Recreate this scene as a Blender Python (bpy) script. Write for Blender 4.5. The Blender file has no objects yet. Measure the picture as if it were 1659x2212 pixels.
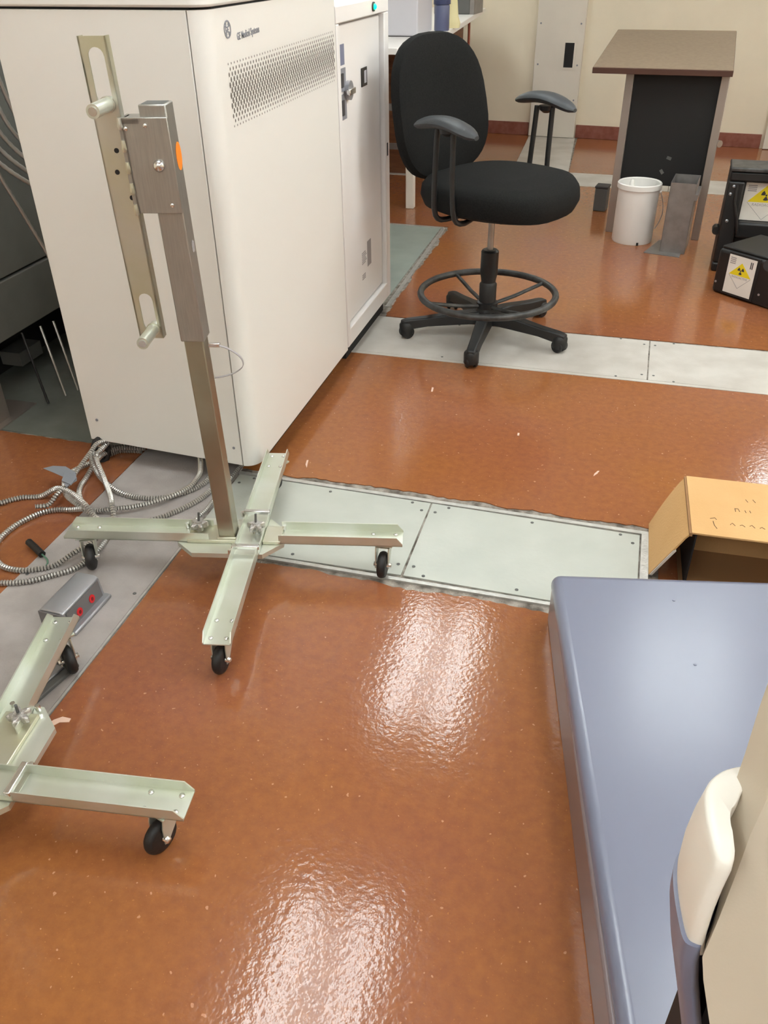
import bpy, math, random
from mathutils import Vector, Matrix, Euler
random.seed(7)
D = bpy.data
scene = bpy.context.scene
COL = scene.collection
PI = math.pi

# ------------------------------------------------------------------ camera
cam = D.cameras.new('camera'); cam_o = D.objects.new('camera', cam); COL.objects.link(cam_o)
cam.sensor_fit = 'VERTICAL'; cam.sensor_height = 36.0; cam.lens = 1797.0 / 2212.0 * 36.0
cam.clip_start = 0.05; cam.clip_end = 60
cam_o.matrix_world = Matrix(((0.9640, -0.1391, 0.2268, 0.0),
                             (0.2657, 0.5454, -0.7950, 0.0),
                             (-0.0131, 0.8266, 0.5627, 1.55),
                             (0, 0, 0, 1)))
scene.camera = cam_o
# ------------------------------------------------------------------ world, exposure
w = D.worlds.new('world'); scene.world = w; w.use_nodes = True
w.node_tree.nodes['Background'].inputs[0].default_value = (0.9, 0.92, 1.0, 1)
w.node_tree.nodes['Background'].inputs[1].default_value = 0.10
scene.view_settings.view_transform = 'Standard'
scene.view_settings.look = 'None'
scene.view_settings.gamma = 1.0
scene.view_settings.use_curve_mapping = False
scene.view_settings.exposure = 0.67
LAMP = 13.5            # emission of the fluorescent tubes' lenses
CEIL = 2.70

# ------------------------------------------------------------------ materials
def lin(c):
    return tuple((x / 255 / 12.92) if x / 255 <= 0.04045 else ((x / 255 + 0.055) / 1.055) ** 2.4 for x in c) + (1.0,)

def mat(name, rgb, rough=0.5, metal=0.0, var=0.0, vscale=8.0, bump=0.0, bscale=60.0, rgb2=None, spec=0.5, coat=0.0, emit=None, stretch=None, detail=4.0, trans=0.0):
    m = D.materials.new(name); m.use_nodes = True
    nt = m.node_tree; n = nt.nodes; l = nt.links
    b = n['Principled BSDF']
    b.inputs['Base Color'].default_value = lin(rgb)
    b.inputs['Roughness'].default_value = rough
    b.inputs['Metallic'].default_value = metal
    b.inputs['Specular IOR Level'].default_value = spec
    b.inputs['Coat Weight'].default_value = coat
    b.inputs['Coat Roughness'].default_value = 0.24
    b.inputs['Transmission Weight'].default_value = trans
    tc = n.new('ShaderNodeTexCoord')
    src = tc.outputs['Object']
    if stretch:
        mp = n.new('ShaderNodeMapping'); mp.inputs['Scale'].default_value = stretch
        l.new(src, mp.inputs['Vector']); src = mp.outputs['Vector']
    if var or rgb2:
        t = n.new('ShaderNodeTexNoise'); t.inputs['Scale'].default_value = vscale; t.inputs['Detail'].default_value = detail
        l.new(src, t.inputs['Vector'])
        r = n.new('ShaderNodeValToRGB')
        r.color_ramp.elements[0].position = 0.35; r.color_ramp.elements[1].position = 0.65
        c1 = lin(rgb)
        c2 = lin(rgb2) if rgb2 else tuple(min(1, x * (1 - var)) for x in c1[:3]) + (1,)
        r.color_ramp.elements[0].color = c1; r.color_ramp.elements[1].color = c2
        l.new(t.outputs['Fac'], r.inputs['Fac']); l.new(r.outputs['Color'], b.inputs['Base Color'])
    if bump:
        t2 = n.new('ShaderNodeTexNoise'); t2.inputs['Scale'].default_value = bscale; t2.inputs['Detail'].default_value = 2.0
        l.new(src, t2.inputs['Vector'])
        bp = n.new('ShaderNodeBump'); bp.inputs['Strength'].default_value = bump; bp.inputs['Distance'].default_value = 0.01
        l.new(t2.outputs['Fac'], bp.inputs['Height']); l.new(bp.outputs['Normal'], b.inputs['Normal'])
    if emit:
        b.inputs['Emission Color'].default_value = lin(emit[0]); b.inputs['Emission Strength'].default_value = emit[1]
    return m

def floor_material():
    m = D.materials.new('rust_linoleum'); m.use_nodes = True
    nt = m.node_tree; n = nt.nodes; l = nt.links; b = n['Principled BSDF']
    tc = n.new('ShaderNodeTexCoord')
    def noise(scale, det, rough=0.5):
        t = n.new('ShaderNodeTexNoise'); t.inputs['Scale'].default_value = scale; t.inputs['Detail'].default_value = det
        t.inputs['Roughness'].default_value = rough
        l.new(tc.outputs['Object'], t.inputs['Vector']); return t
    def ramp(p0, p1, c0, c1, src):
        r = n.new('ShaderNodeValToRGB'); r.color_ramp.elements[0].position = p0; r.color_ramp.elements[1].position = p1
        r.color_ramp.elements[0].color = c0; r.color_ramp.elements[1].color = c1
        l.new(src, r.inputs['Fac']); return r
    def mix(mode, fac, a, c):
        x = n.new('ShaderNodeMix'); x.data_type = 'RGBA'; x.blend_type = mode
        if hasattr(fac, 'is_linked'): l.new(fac, x.inputs[0])
        else: x.inputs[0].default_value = fac
        l.new(a, x.inputs[6])
        if hasattr(c, 'is_linked'): l.new(c, x.inputs[7])
        else: x.inputs[7].default_value = c
        return x.outputs[2]
    big = ramp(0.32, 0.68, lin((146, 87, 68)), lin((159, 100, 47)), noise(1.1, 3).outputs['Fac'])
    mid = ramp(0.35, 0.7, lin((130, 80, 55)), lin((164, 106, 60)), noise(38, 5, 0.65).outputs['Fac'])
    c = mix('MIX', 0.42, big.outputs['Color'], mid.outputs['Color'])
    fl = ramp(0.66, 0.74, (0, 0, 0, 1), (0.55, 0.55, 0.55, 1), noise(150, 3).outputs['Fac'])
    c = mix('MIX', fl.outputs['Color'], c, lin((200, 132, 72)))
    sp = ramp(0.745, 0.76, (0, 0, 0, 1), (0.7, 0.7, 0.7, 1), noise(75, 1).outputs['Fac'])
    c = mix('MIX', sp.outputs['Color'], c, lin((205, 150, 118)))
    l.new(c, b.inputs['Base Color'])
    b.inputs['Roughness'].default_value = 0.115
    b.inputs['Specular IOR Level'].default_value = 0.55
    b1 = noise(75, 2.0); b2 = noise(10, 1)
    ad = n.new('ShaderNodeMath'); ad.operation = 'MULTIPLY_ADD'; ad.inputs[1].default_value = 0.9
    l.new(b2.outputs['Fac'], ad.inputs[0]); l.new(b1.outputs['Fac'], ad.inputs[2])
    bp = n.new('ShaderNodeBump'); bp.inputs['Strength'].default_value = 0.055; bp.inputs['Distance'].default_value = 0.01
    l.new(ad.outputs[0], bp.inputs['Height']); l.new(bp.outputs['Normal'], b.inputs['Normal'])
    return m

MT = dict(
    lino=floor_material(),
    slab=mat('concrete_slab', (168, 160, 150), 0.8, rgb2=(88, 80, 72), vscale=26, bump=0.5, bscale=120, detail=8),
    plate_steel=mat('trench_plate_steel', (192, 195, 187), 0.42, 0.2, rgb2=(182, 186, 178), vscale=5, bump=0.05, bscale=60),
    plate_dull=mat('trench_plate_dull', (174, 167, 164), 0.6, 0.0, rgb2=(158, 151, 147), vscale=9, bump=0.15, bscale=160, detail=8),
    plate_white=mat('trench_plate_painted', (200, 195, 188), 0.5, 0.0, rgb2=(184, 178, 170), vscale=6, bump=0.08, bscale=120),
    plate_green=mat('trench_plate_green', (158, 168, 160), 0.45, 0.1, rgb2=(146, 155, 148), vscale=6),
    frame_alu=mat('aluminium_trim', (206, 205, 200), 0.38, 0.55, var=0.2, vscale=30, bump=0.2, bscale=120),
    wall=mat('cream_wall_paint', (239, 228, 206), 0.75, 0.0, var=0.05, vscale=3, bump=0.12, bscale=220),
    wall_white=mat('white_wall_panel', (226, 218, 206), 0.6, 0.0, var=0.05, vscale=4),
    ceil=mat('ceiling_tile', (238, 238, 235), 0.9, var=0.06, vscale=50),
    cove=mat('rust_cove_base', (128, 72, 58), 0.5, rgb2=(146, 92, 78), vscale=18),
    cab=mat('cabinet_paint', (230, 227, 222), 0.42, 0.0, bump=0.04, bscale=420),
    cab2=mat('cabinet_paint_white', (239, 235, 233), 0.4, 0.0, bump=0.03, bscale=300),
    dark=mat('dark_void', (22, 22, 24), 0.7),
    perf=mat('perforation_dark', (112, 106, 100), 0.8),
    print_grey=mat('grey_print', (138, 138, 145), 0.6),
    print_dark=mat('dark_print', (62, 60, 62), 0.6),
    print_pale=mat('pale_print', (158, 152, 152), 0.6),
    blueprint=mat('blue_label', (120, 124, 148), 0.5),
    zinc=mat('zinc_plated_steel', (218, 221, 212), 0.36, 0.75, rgb2=(206, 210, 194), vscale=7, bump=0.05, bscale=40, detail=2),
    zinc_y=mat('yellow_zinc', (200, 199, 172), 0.36, 0.8, rgb2=(206, 205, 194), vscale=6, bump=0.04, bscale=40),
    tube=mat('galvanised_tube', (172, 168, 152), 0.32, 0.9, rgb2=(158, 153, 134), vscale=5, bump=0.03, bscale=40),
    sleeve=mat('brushed_steel_tube', (174, 172, 166), 0.38, 0.82, var=0.12, vscale=9, stretch=(40, 40, 2)),
    bright=mat('bright_steel', (225, 225, 225), 0.22, 1.0),
    cast=mat('cast_alloy', (196, 194, 192), 0.38, 0.9, bump=0.3, bscale=200),
    rubber=mat('black_rubber', (26, 25, 26), 0.5, bump=0.1, bscale=100),
    plastic_blk=mat('black_plastic', (26, 26, 27), 0.42, bump=0.06, bscale=400),
    fabric=mat('black_fabric', (20, 20, 20), 0.9, rgb2=(28, 28, 27), vscale=160, bump=0.35, bscale=700, spec=0.2),
    pad=mat('grey_armpad', (54, 57, 60), 0.5, bump=0.08, bscale=300),
    ring=mat('worn_dark_metal', (86, 86, 85), 0.45, 0.4, rgb2=(58, 58, 58), vscale=22),
    orange=mat('orange_sticker', (255, 140, 24), 0.6),
    paper=mat('white_paper', (232, 226, 218), 0.7, var=0.05, vscale=12),
    yellow=mat('yellow_print', (238, 214, 30), 0.6),
    conduit=mat('flex_conduit', (196, 194, 190), 0.34, 0.8),
    groove=mat('conduit_groove', (84, 80, 76), 0.6, 0.4),
    grey_flag=mat('grey_tape', (138, 142, 150), 0.5),
    outlet=mat('grey_metal_box', (166, 167, 172), 0.35, 0.6, bump=0.05, bscale=60),
    outlet_dk=mat('grey_outlet_face', (116, 113, 114), 0.5, 0.2),
    red=mat('red_receptacle', (214, 34, 40), 0.5),
    dkred=mat('dark_red_recess', (120, 10, 18), 0.6),
    laminate=mat('brown_laminate', (146, 128, 108), 0.5, rgb2=(136, 118, 100), vscale=40),
    lam_edge=mat('dark_brown_edge', (78, 50, 40), 0.5),
    leg=mat('dull_aluminium', (168, 158, 150), 0.4, 0.7),
    blackboard=mat('black_panel', (16, 16, 17), 0.6),
    bucket=mat('white_bucket_plastic', (240, 237, 232), 0.35, spec=0.5),
    galv=mat('galvanised_sheet', (150, 145, 142), 0.45, 0.6, rgb2=(136, 132, 130), vscale=20),
    card=mat('cardboard', (214, 172, 118), 0.8, rgb2=(206, 163, 108), vscale=4, bump=0.1, bscale=160),
    card_dk=mat('cardboard_inside', (150, 112, 74), 0.85),
    blue=mat('blue_grey_gloss', (112, 117, 139), 0.4, 0.0, spec=0.5, coat=1.0, bump=0.012, bscale=500),
    skirt=mat('floor_tinted_skirt', (124, 110, 112), 0.28),  # floor's reflected tint on the blue-grey side, put into the base colour
    blue_dk=mat('blue_grey_shell', (120, 124, 146), 0.35),
    beige=mat('beige_shell', (194, 181, 162), 0.45, bump=0.02, bscale=400),
    white_shell=mat('white_shell', (238, 234, 224), 0.35),
    rack=mat('dark_grey_rack', (112, 112, 106), 0.55, var=0.12, vscale=9),
    rack_floor=mat('steel_floor_plate', (134, 137, 130), 0.5, 0.3, rgb2=(116, 119, 112), vscale=5),
    wood=mat('brown_wood', (126, 82, 52), 0.55, rgb2=(104, 64, 40), vscale=6, stretch=(1, 1, 8)),
    counter=mat('white_counter', (232, 228, 224), 0.4),
    monitor=mat('pale_grey_plastic', (198, 196, 202), 0.5),
    jar=mat('blue_grey_jar', (92, 98, 128), 0.35),
    bag=mat('cream_paper', (236, 226, 176), 0.7),
    dkgrey=mat('dark_grey_box', (92, 92, 90), 0.6),
    flake=mat('paint_flake', (226, 190, 170), 0.8),
    ink=mat('pencil_ink', (112, 84, 58), 0.8),
    lamp=mat('fluorescent_lens', (255, 250, 240), 0.5, emit=((244, 253, 255), LAMP)),
    lamp_body=mat('white_enamel', (235, 235, 232), 0.4),
    green=mat('green_indicator', (0, 220, 130), 0.3, emit=((0, 255, 140), 2.2)),
)

# ------------------------------------------------------------------ mesh helpers
class MB:
    def __init__(s): s.v = []; s.f = []
    def add(s, vs, fs):
        o = len(s.v); s.v += [tuple(v) for v in vs]; s.f += [tuple(i + o for i in f) for f in fs]; return s
    def box(s, x0, x1, y0, y1, z0, z1, M=None):
        vs = [Vector((x, y, z)) for z in (z0, z1) for y in (y0, y1) for x in (x0, x1)]
        if M: vs = [M @ v for v in vs]
        return s.add(vs, [(0, 2, 3, 1), (4, 5, 7, 6), (0, 1, 5, 4), (2, 6, 7, 3), (0, 4, 6, 2), (1, 3, 7, 5)])
    def prism(s, pts, z0, z1, M=None):
        n = len(pts)
        vs = [Vector((p[0], p[1], z0)) for p in pts] + [Vector((p[0], p[1], z1)) for p in pts]
        if M: vs = [M @ v for v in vs]
        fs = [tuple(range(n))[::-1], tuple(range(n, 2 * n))] + [(i, (i + 1) % n, n + (i + 1) % n, n + i) for i in range(n)]
        return s.add(vs, fs)
    def loft(s, rings, cap=True, closed=True):
        n = len(rings[0]); vs = [p for r in rings for p in r]; fs = []
        for k in range(len(rings) - 1):
            for i in range(n if closed else n - 1):
                j = (i + 1) % n
                fs.append((k * n + i, k * n + j, (k + 1) * n + j, (k + 1) * n + i))
        if cap:
            fs.append(tuple(range(n))[::-1]); fs.append(tuple(range((len(rings) - 1) * n, len(rings) * n)))
        return s.add(vs, fs)
    def tube(s, path, r, n=8, closed=False, rad=None):
        P = [Vector(p) for p in path]; m = len(P); rings = []; up = None
        for i in range(m):
            a = P[(i - 1) % m] if (i or closed) else P[0]
            b = P[(i + 1) % m] if (i < m - 1 or closed) else P[-1]
            t = (b - a).normalized()
            if up is None:
                up = Vector((0, 0, 1)) if abs(t.z) < 0.9 else Vector((1, 0, 0))
            x = t.cross(up)
            if x.length < 1e-6: x = t.cross(Vector((1, 0, 0)))
            x.normalize(); y = x.cross(t).normalized(); up = y
            rr = rad[i] if rad else r
            rings.append([P[i] + (x * math.cos(2 * PI * k / n) + y * math.sin(2 * PI * k / n)) * rr for k in range(n)])
        if closed:
            rings.append(rings[0]); return s.loft(rings, cap=False)
        return s.loft(rings)
    def cyl(s, a, b, r, n=16, r2=None): return s.tube([a, b], r, n, rad=[r, r if r2 is None else r2])
    def lathe(s, prof, n=24, M=None, cap=True):
        rings = [[Vector((r * math.cos(2 * PI * k / n), r * math.sin(2 * PI * k / n), z)) for k in range(n)] for r, z in prof]
        if M: rings = [[M @ p for p in r] for r in rings]
        return s.loft(rings, cap=cap)
    def mesh(s, name, smooth=False):
        me = D.meshes.new(name); me.from_pydata(s.v, [], s.f); me.validate(); me.update()
        import bmesh
        bm = bmesh.new(); bm.from_mesh(me); bmesh.ops.recalc_face_normals(bm, faces=bm.faces); bm.to_mesh(me); bm.free()
        if smooth:
            for p in me.polygons: p.use_smooth = True
        return me
    def build(s, name, m, parent=None, smooth=False, bevel=0.0, seg=2, auto=None, sub=0):
        return place(s.mesh(name, smooth or bevel > 0), name, m, parent, bevel=bevel, seg=seg, auto=auto if auto else (40 if (smooth or bevel) else None), sub=sub)

def place(me, name, m, parent=None, loc=(0, 0, 0), rot=(0, 0, 0), bevel=0.0, seg=2, auto=None, sub=0):
    o = D.objects.new(name, me); COL.objects.link(o)
    if m is not None and not me.materials: me.materials.append(MT[m] if isinstance(m, str) else m)
    o.location = loc; o.rotation_euler = rot
    if parent: o.parent = parent
    if sub:
        md = o.modifiers.new('subsurf', 'SUBSURF'); md.levels = sub; md.render_levels = sub
    if bevel:
        md = o.modifiers.new('bevel', 'BEVEL'); md.width = bevel; md.segments = seg; md.limit_method = 'ANGLE'; md.angle_limit = math.radians(35)
        md.harden_normals = False
    if auto and not sub: me.set_sharp_from_angle(angle=math.radians(auto))
    return o

def tag(o, label=None, cat=None, group=None, kind=None):
    if label: o['label'] = label
    if cat: o['category'] = cat
    if group: o['group'] = group
    if kind: o['kind'] = kind
    return o
def empty(name, loc=(0, 0, 0), rz=0.0):
    o = D.objects.new(name, None); COL.objects.link(o); o.location = loc; o.rotation_euler = (0, 0, rz); o.empty_display_size = 0.05
    return o
def struct(o, label=None): return tag(o, label=label, kind='structure')
def R(a): return math.radians(a)
def frame(o, x, y, z):           # matrix from an origin and three axes
    x, y, z = Vector(x).normalized(), Vector(y).normalized(), Vector(z).normalized()
    return Matrix(((x.x, y.x, z.x, o[0]), (x.y, y.y, z.y, o[1]), (x.z, y.z, z.z, o[2]), (0, 0, 0, 1)))
def catmull(pts, step=0.03):
    P = [Vector(p) for p in pts]; out = []
    for i in range(len(P) - 1):
        p0 = P[max(i - 1, 0)]; p1 = P[i]; p2 = P[i + 1]; p3 = P[min(i + 2, len(P) - 1)]
        k = max(2, int((p2 - p1).length / step))
        for j in range(k):
            t = j / k
            out.append(0.5 * ((2 * p1) + (p2 - p0) * t + (2 * p0 - 5 * p1 + 4 * p2 - p3) * t * t + (3 * p1 - p0 - 3 * p2 + p3) * t ** 3))
    out.append(P[-1]); return out
def text(body, size, name, m, parent, M, align='LEFT', bold=0.0, xs=1.0):
    cu = D.curves.new('tmp_text', 'FONT'); cu.body = body; cu.size = size; cu.align_x = align; cu.extrude = 0.0006; cu.offset = bold
    cu.resolution_u = 3
    t = D.objects.new('tmp_text', cu); COL.objects.link(t)
    dg = bpy.context.evaluated_depsgraph_get(); dg.update()
    me = D.meshes.new_from_object(t.evaluated_get(dg)); COL.objects.unlink(t); D.objects.remove(t)
    me.transform(M @ Matrix.Diagonal((xs, 1, 1, 1))); me.name = name; me.materials.clear()
    return place(me, name, m, parent)
def trefoil(mb, c, r, z0, z1, M):
    for k in range(3):
        a0 = R(90 + 120 * k + 180 - 30); pts = []
        for j in range(7):
            a = a0 + R(60) * j / 6; pts.append((c[0] + r * math.cos(a), c[1] + r * math.sin(a)))
        for j in range(7):
            a = a0 + R(60) * (6 - j) / 6; pts.append((c[0] + r * .3 * math.cos(a), c[1] + r * .3 * math.sin(a)))
        mb.prism(pts, z0, z1, M)
    mb.prism([(c[0] + r * .2 * math.cos(t * PI / 5), c[1] + r * .2 * math.sin(t * PI / 5)) for t in range(10)], z0, z1, M)

# ------------------------------------------------------------------ room shell
def ragged(pts, amp, step=0.02):
    """polygon with torn edges: amp is one jitter amplitude per edge"""
    out = []; n = len(pts)
    for i in range(n):
        a = Vector(pts[i]).to_2d(); b = Vector(pts[(i + 1) % n]).to_2d(); A = amp[i]
        out.append((a.x, a.y))
        if A > 0:
            k = int((b - a).length / step); d = (b - a).normalized(); nr = Vector((-d.y, d.x)); j = 0.0
            for q in range(1, k):
                j = 0.72 * j + random.uniform(-A, A) * 0.8
                p = a + (b - a) * q / k + nr * j; out.append((p.x, p.y))
    return out

floor = MB().prism([(-3.3, -6.6), (3.3, -6.6), (3.3, 9.4), (-3.3, 9.4)], -0.12, -0.0035).build('floor', 'slab')
struct(floor, 'rust orange glossy linoleum floor cut through by grey trench covers')
def lino(pts, amp):
    o = MB().prism(ragged(pts, amp), -0.003, 0.0).build('linoleum_sheet', 'lino', floor); return o
lino([(-1.182, -6.55), (3.25, -6.55), (3.25, 1.815), (-0.03, 1.815), (-1.182, 1.838)], [0, 0, 0, .0085, .0012])
lino([(-3.25, -6.55), (-1.6, -6.55), (-1.602, 2.36), (-3.25, 2.375)], [0, .003, .004, 0])
lino([(-1.62, 2.342), (0.25, 2.318), (0.25, 1.85), (3.25, 1.85), (3.25, 3.392), (-1.62, 3.425)], [.0085, 0, 0, 0, .0015, 0])
lino([(-1.085, 3.895), (3.25, 3.875), (3.25, 6.68), (-3.25, 7.0), (-3.25, 5.54), (-1.10, 5.54)], [.001, 0, .004, 0, .004, .0085])
lino([(-0.47, 7.27), (3.25, 7.12), (3.25, 8.6), (-0.52, 8.83)], [.003, 0, 0, .003])
lino([(-3.25, 7.45), (-0.935, 7.30), (-0.985, 8.86), (-3.25, 9.15)], [.003, .003, 0, 0])

screw_me = MB().lathe([(0.0055, 0.0), (0.0055, 0.001), (0.002, 0.0016)], 8).mesh('screw'); screw_me.materials.append(MT['dkgrey'])
def cover(pts, m, screws=True, z=0.0008):
    o = MB().prism(pts, -0.006, z).build('cover_plate', m, floor)
    if screws:
        c = sum((Vector(p).to_2d() for p in pts), Vector((0, 0))) / len(pts)
        for i, p in enumerate(pts):
            a = Vector(p).to_2d(); b = Vector(pts[(i + 1) % len(pts)]).to_2d()
            if (b - a).length < 0.3: continue
            for t in ((.06, .5, .94) if (b - a).length > .55 else (.1, .9)):
                q = a + (b - a) * t; q += (c - q).normalized() * 0.022
                place(screw_me, 'screw', None, o, (q.x, q.y, z))
    return o
def strip(a, b, wd, m='frame_alu', z=0.003):
    a = Vector(a).to_2d(); b = Vector(b).to_2d(); d = (b - a).normalized(); n = Vector((-d.y, d.x)) * wd / 2
    return MB().prism([a - n, b - n, b + n, a + n], -0.01, z).build('trench_frame', m, floor)
# trench in front of the cabinet, running right
cover([(-1.185, 1.868), (-0.488, 1.880), (-0.486, 2.278), (-1.185, 2.292)], 'plate_steel')
cover([(-0.480, 1.880), (0.190, 1.870), (0.193, 2.262), (-0.480, 2.278)], 'plate_steel')
strip((-1.19, 1.859), (0.22, 1.857), 0.014); strip((-1.19, 2.303), (0.22, 2.277), 0.016)
cover([(0.195, 1.868), (0.219, 1.868), (0.222, 2.268), (0.198, 2.268)], 'frame_alu', False, 0.006)
# dull trench running towards the camera on the left
cover([(-1.598, -6.5), (-1.194, -6.5), (-1.194, 0.30), (-1.598, 0.30)], 'plate_dull')
cover([(-1.598, 0.305), (-1.194, 0.305), (-1.194, 2.9), (-1.598, 2.9)], 'plate_dull')
strip((-1.1865, -6.5), (-1.1885, 1.85), 0.007, 'frame_alu', 0.0025)
# white painted trench beyond the cabinet
cover([(-1.60, 3.445), (0.197, 3.436), (0.203, 3.872), (-1.60, 3.885)], 'plate_white', True)
cover([(0.203, 3.436), (1.60, 3.42), (1.60, 3.862), (0.209, 3.872)], 'plate_white', True)
cover([(1.606, 3.42), (3.2, 3.41), (3.2, 3.855), (1.606, 3.862)], 'plate_white', False)
strip((-1.60, 3.430), (3.2, 3.402), 0.022, 'plate_white', 0.002)
# pale green plate beside the second unit
cover([(-1.60, 3.90), (-1.145, 3.90), (-1.150, 5.50), (-1.60, 5.52)], 'plate_green', False)
strip((-1.112, 4.02), (-1.130, 5.50), 0.022, 'frame_alu', 0.002); strip((-1.60, 5.53), (-1.13, 5.51), 0.03, 'frame_alu', 0.002)
# far trench near the wall and its branch
cover([(-3.2, 7.02), (0.30, 6.83), (0.32, 7.27), (-3.2, 7.43)], 'plate_white', False)
cover([(0.306, 6.83), (3.2, 6.70), (3.2, 7.10), (0.326, 7.27)], 'plate_white', False)
cover([(-0.93, 7.33), (-0.475, 7.31), (-0.545, 8.80), (-0.985, 8.80)], 'plate_white', False)
# dark steel plate on the left behind the cabinet
cover([(-3.2, 2.39), (-1.61, 2.365), (-1.61, 3.4), (-3.2, 3.4)], 'rack_floor', False)

def wall(name, p, q, h=CEIL, m='wall', t=0.1, label=None):
    p = Vector(p).to_2d(); q = Vector(q).to_2d(); d = (q - p).normalized(); n = Vector((-d.y, d.x)) * t
    return struct(MB().prism([p, q, q + n, p + n], -0.003, h).build(name, m), label)
WB0, WB1 = (-3.3, 9.11), (3.3, 8.39)
wall('wall_back', WB0, WB1, label='cream painted back wall behind the counter and brown table')
wall('wall_right', (3.22, 9.0), (3.22, -6.6)); wall('wall_left', (-3.22, -6.6), (-3.22, 9.3)); wall('wall_front', (3.3, -6.5), (-3.3, -6.5))
struct(MB().box(-3.3, 3.3, -6.6, 9.4, CEIL, CEIL + .08).build('ceiling', 'ceil'))
wd = (Vector(WB1) - Vector(WB0)).normalized(); wn = Vector((wd.y, -wd.x))
def on_wall(x, off=0.0):                     # point on the back wall's face at world x
    t = (x - WB0[0]) / wd.x; p = Vector(WB0) + wd * t + wn * off; return p
def baseboard(name, x0, x1):
    p, q = on_wall(x0), on_wall(x1)
    struct(MB().prism([p + wn * .012, q + wn * .012, q, p], 0.0, 0.115).build(name, 'cove', bevel=0.003), 'rust brown cove base along the back wall')
baseboard('baseboard_left', -3.0, -1.0); baseboard('baseboard_middle', -0.545, 1.10); baseboard('baseboard_right', 1.5, 3.1)
# white boxed-in wall duct with a dark window
def duct(name, x0, x1, label, window):
    root = struct(empty(name), label)
    p, q = on_wall(x0), on_wall(x1)
    MB().prism([p + wn * .05, q + wn * .05, q, p], 0.004, 1.26).build('lower_panel', 'wall_white', root, bevel=.003)
    MB().prism([p + wn * .058, q + wn * .058, q, p], 1.265, CEIL - .01).build('upper_panel', 'wall_white', root, bevel=.003)
    for zz in (0.33, 0.62, 0.95):
        for x in (x0 + .035, x1 - .035):
            c = on_wall(x, .05); MB().cyl((c.x, c.y, zz), (c.x + wn.x * .003, c.y + wn.y * .003, zz), .008, 8).build('screw', 'print_grey', root)
    if window:
        xa, xb, za, zb = window
        a, b = on_wall(xa, .0505), on_wall(xb, .0505)
        MB().prism([a, b, b + wn * .002, a + wn * .002], za, zb).build('window_glass', 'dark', root)
        for (x_a, x_b, z_a, z_b) in ((xa - .02, xb + .02, zb, zb + .018), (xa - .02, xb + .02, za - .018, za), (xa - .02, xa, za, zb), (xb, xb + .02, za, zb)):
            a, b = on_wall(x_a, .0505), on_wall(x_b, .0505)
            MB().prism([a, b, b + wn * .006, a + wn * .006], z_a, z_b).build('window_trim', 'wall_white', root)
duct('trim_1', -0.985, -0.552, 'white boxed wall duct with a small dark window behind the stool', (-0.712, -0.628, 0.60, 0.80))
duct('trim_2', 1.125, 1.48, 'white wall duct at the right edge above the black case', None)

# ceiling lights (twin tube troffers)
def troffer(x, y, label):
    root = tag(empty('ceiling_light', (x, y, CEIL)), label, 'light', 'ceiling lights')
    hb = MB(); hb.box(-.30, .30, -.61, -.595, -.016, 0); hb.box(-.30, .30, .595, .61, -.016, 0); hb.box(-.30, -.285, -.595, .595, -.016, 0)
    hb.box(.285, .30, -.595, .595, -.016, 0); hb.box(-.285, .285, -.595, .595, -.012, 0)
    hb.build('housing', 'lamp_body', root)
    for s in (-1, 1): MB().box(s * .170 - .036, s * .170 + .036, -.585, .585, -.075, -.013).build('tube_lens', 'lamp', root)
for x, y, lb in ((-.86, 4.2, 'twin strip ceiling light above the swivel stool'), (-.93, 1.75, 'twin strip ceiling light above the zinc stand'), (-.93, -.85, 'twin strip ceiling light behind the camera on the left'),
                 (.78, 4.2, 'twin strip ceiling light above the black case'), (1.0, 1.75, 'twin strip ceiling light above the blue platform'), (1.0, -.85, 'twin strip ceiling light behind the camera on the right'),
                 (1.80, 6.9, 'twin strip ceiling light in the far right corner'), (-2.3, 7.0, 'added twin strip ceiling light in the far left corner, brightening the back wall'), (2.5, 4.2, 'twin strip ceiling light by the right wall'), (2.6, 1.75, 'added twin strip ceiling light on the right beyond the blue platform, brightening the cabinet front'), (-.93, -3.4, 'added twin strip ceiling light far behind the camera on the left, brightening the cabinet side'), (1.0, -3.4, 'added twin strip ceiling light far behind the camera on the right, brightening the cabinet side'), (-2.5, -3.4, 'added twin strip ceiling light far behind the camera by the left wall, brightening the cabinet side')):  # far-left, right-of-platform and far-behind lights are added to brighten wall and cabinet
    troffer(x, y, lb)

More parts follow.
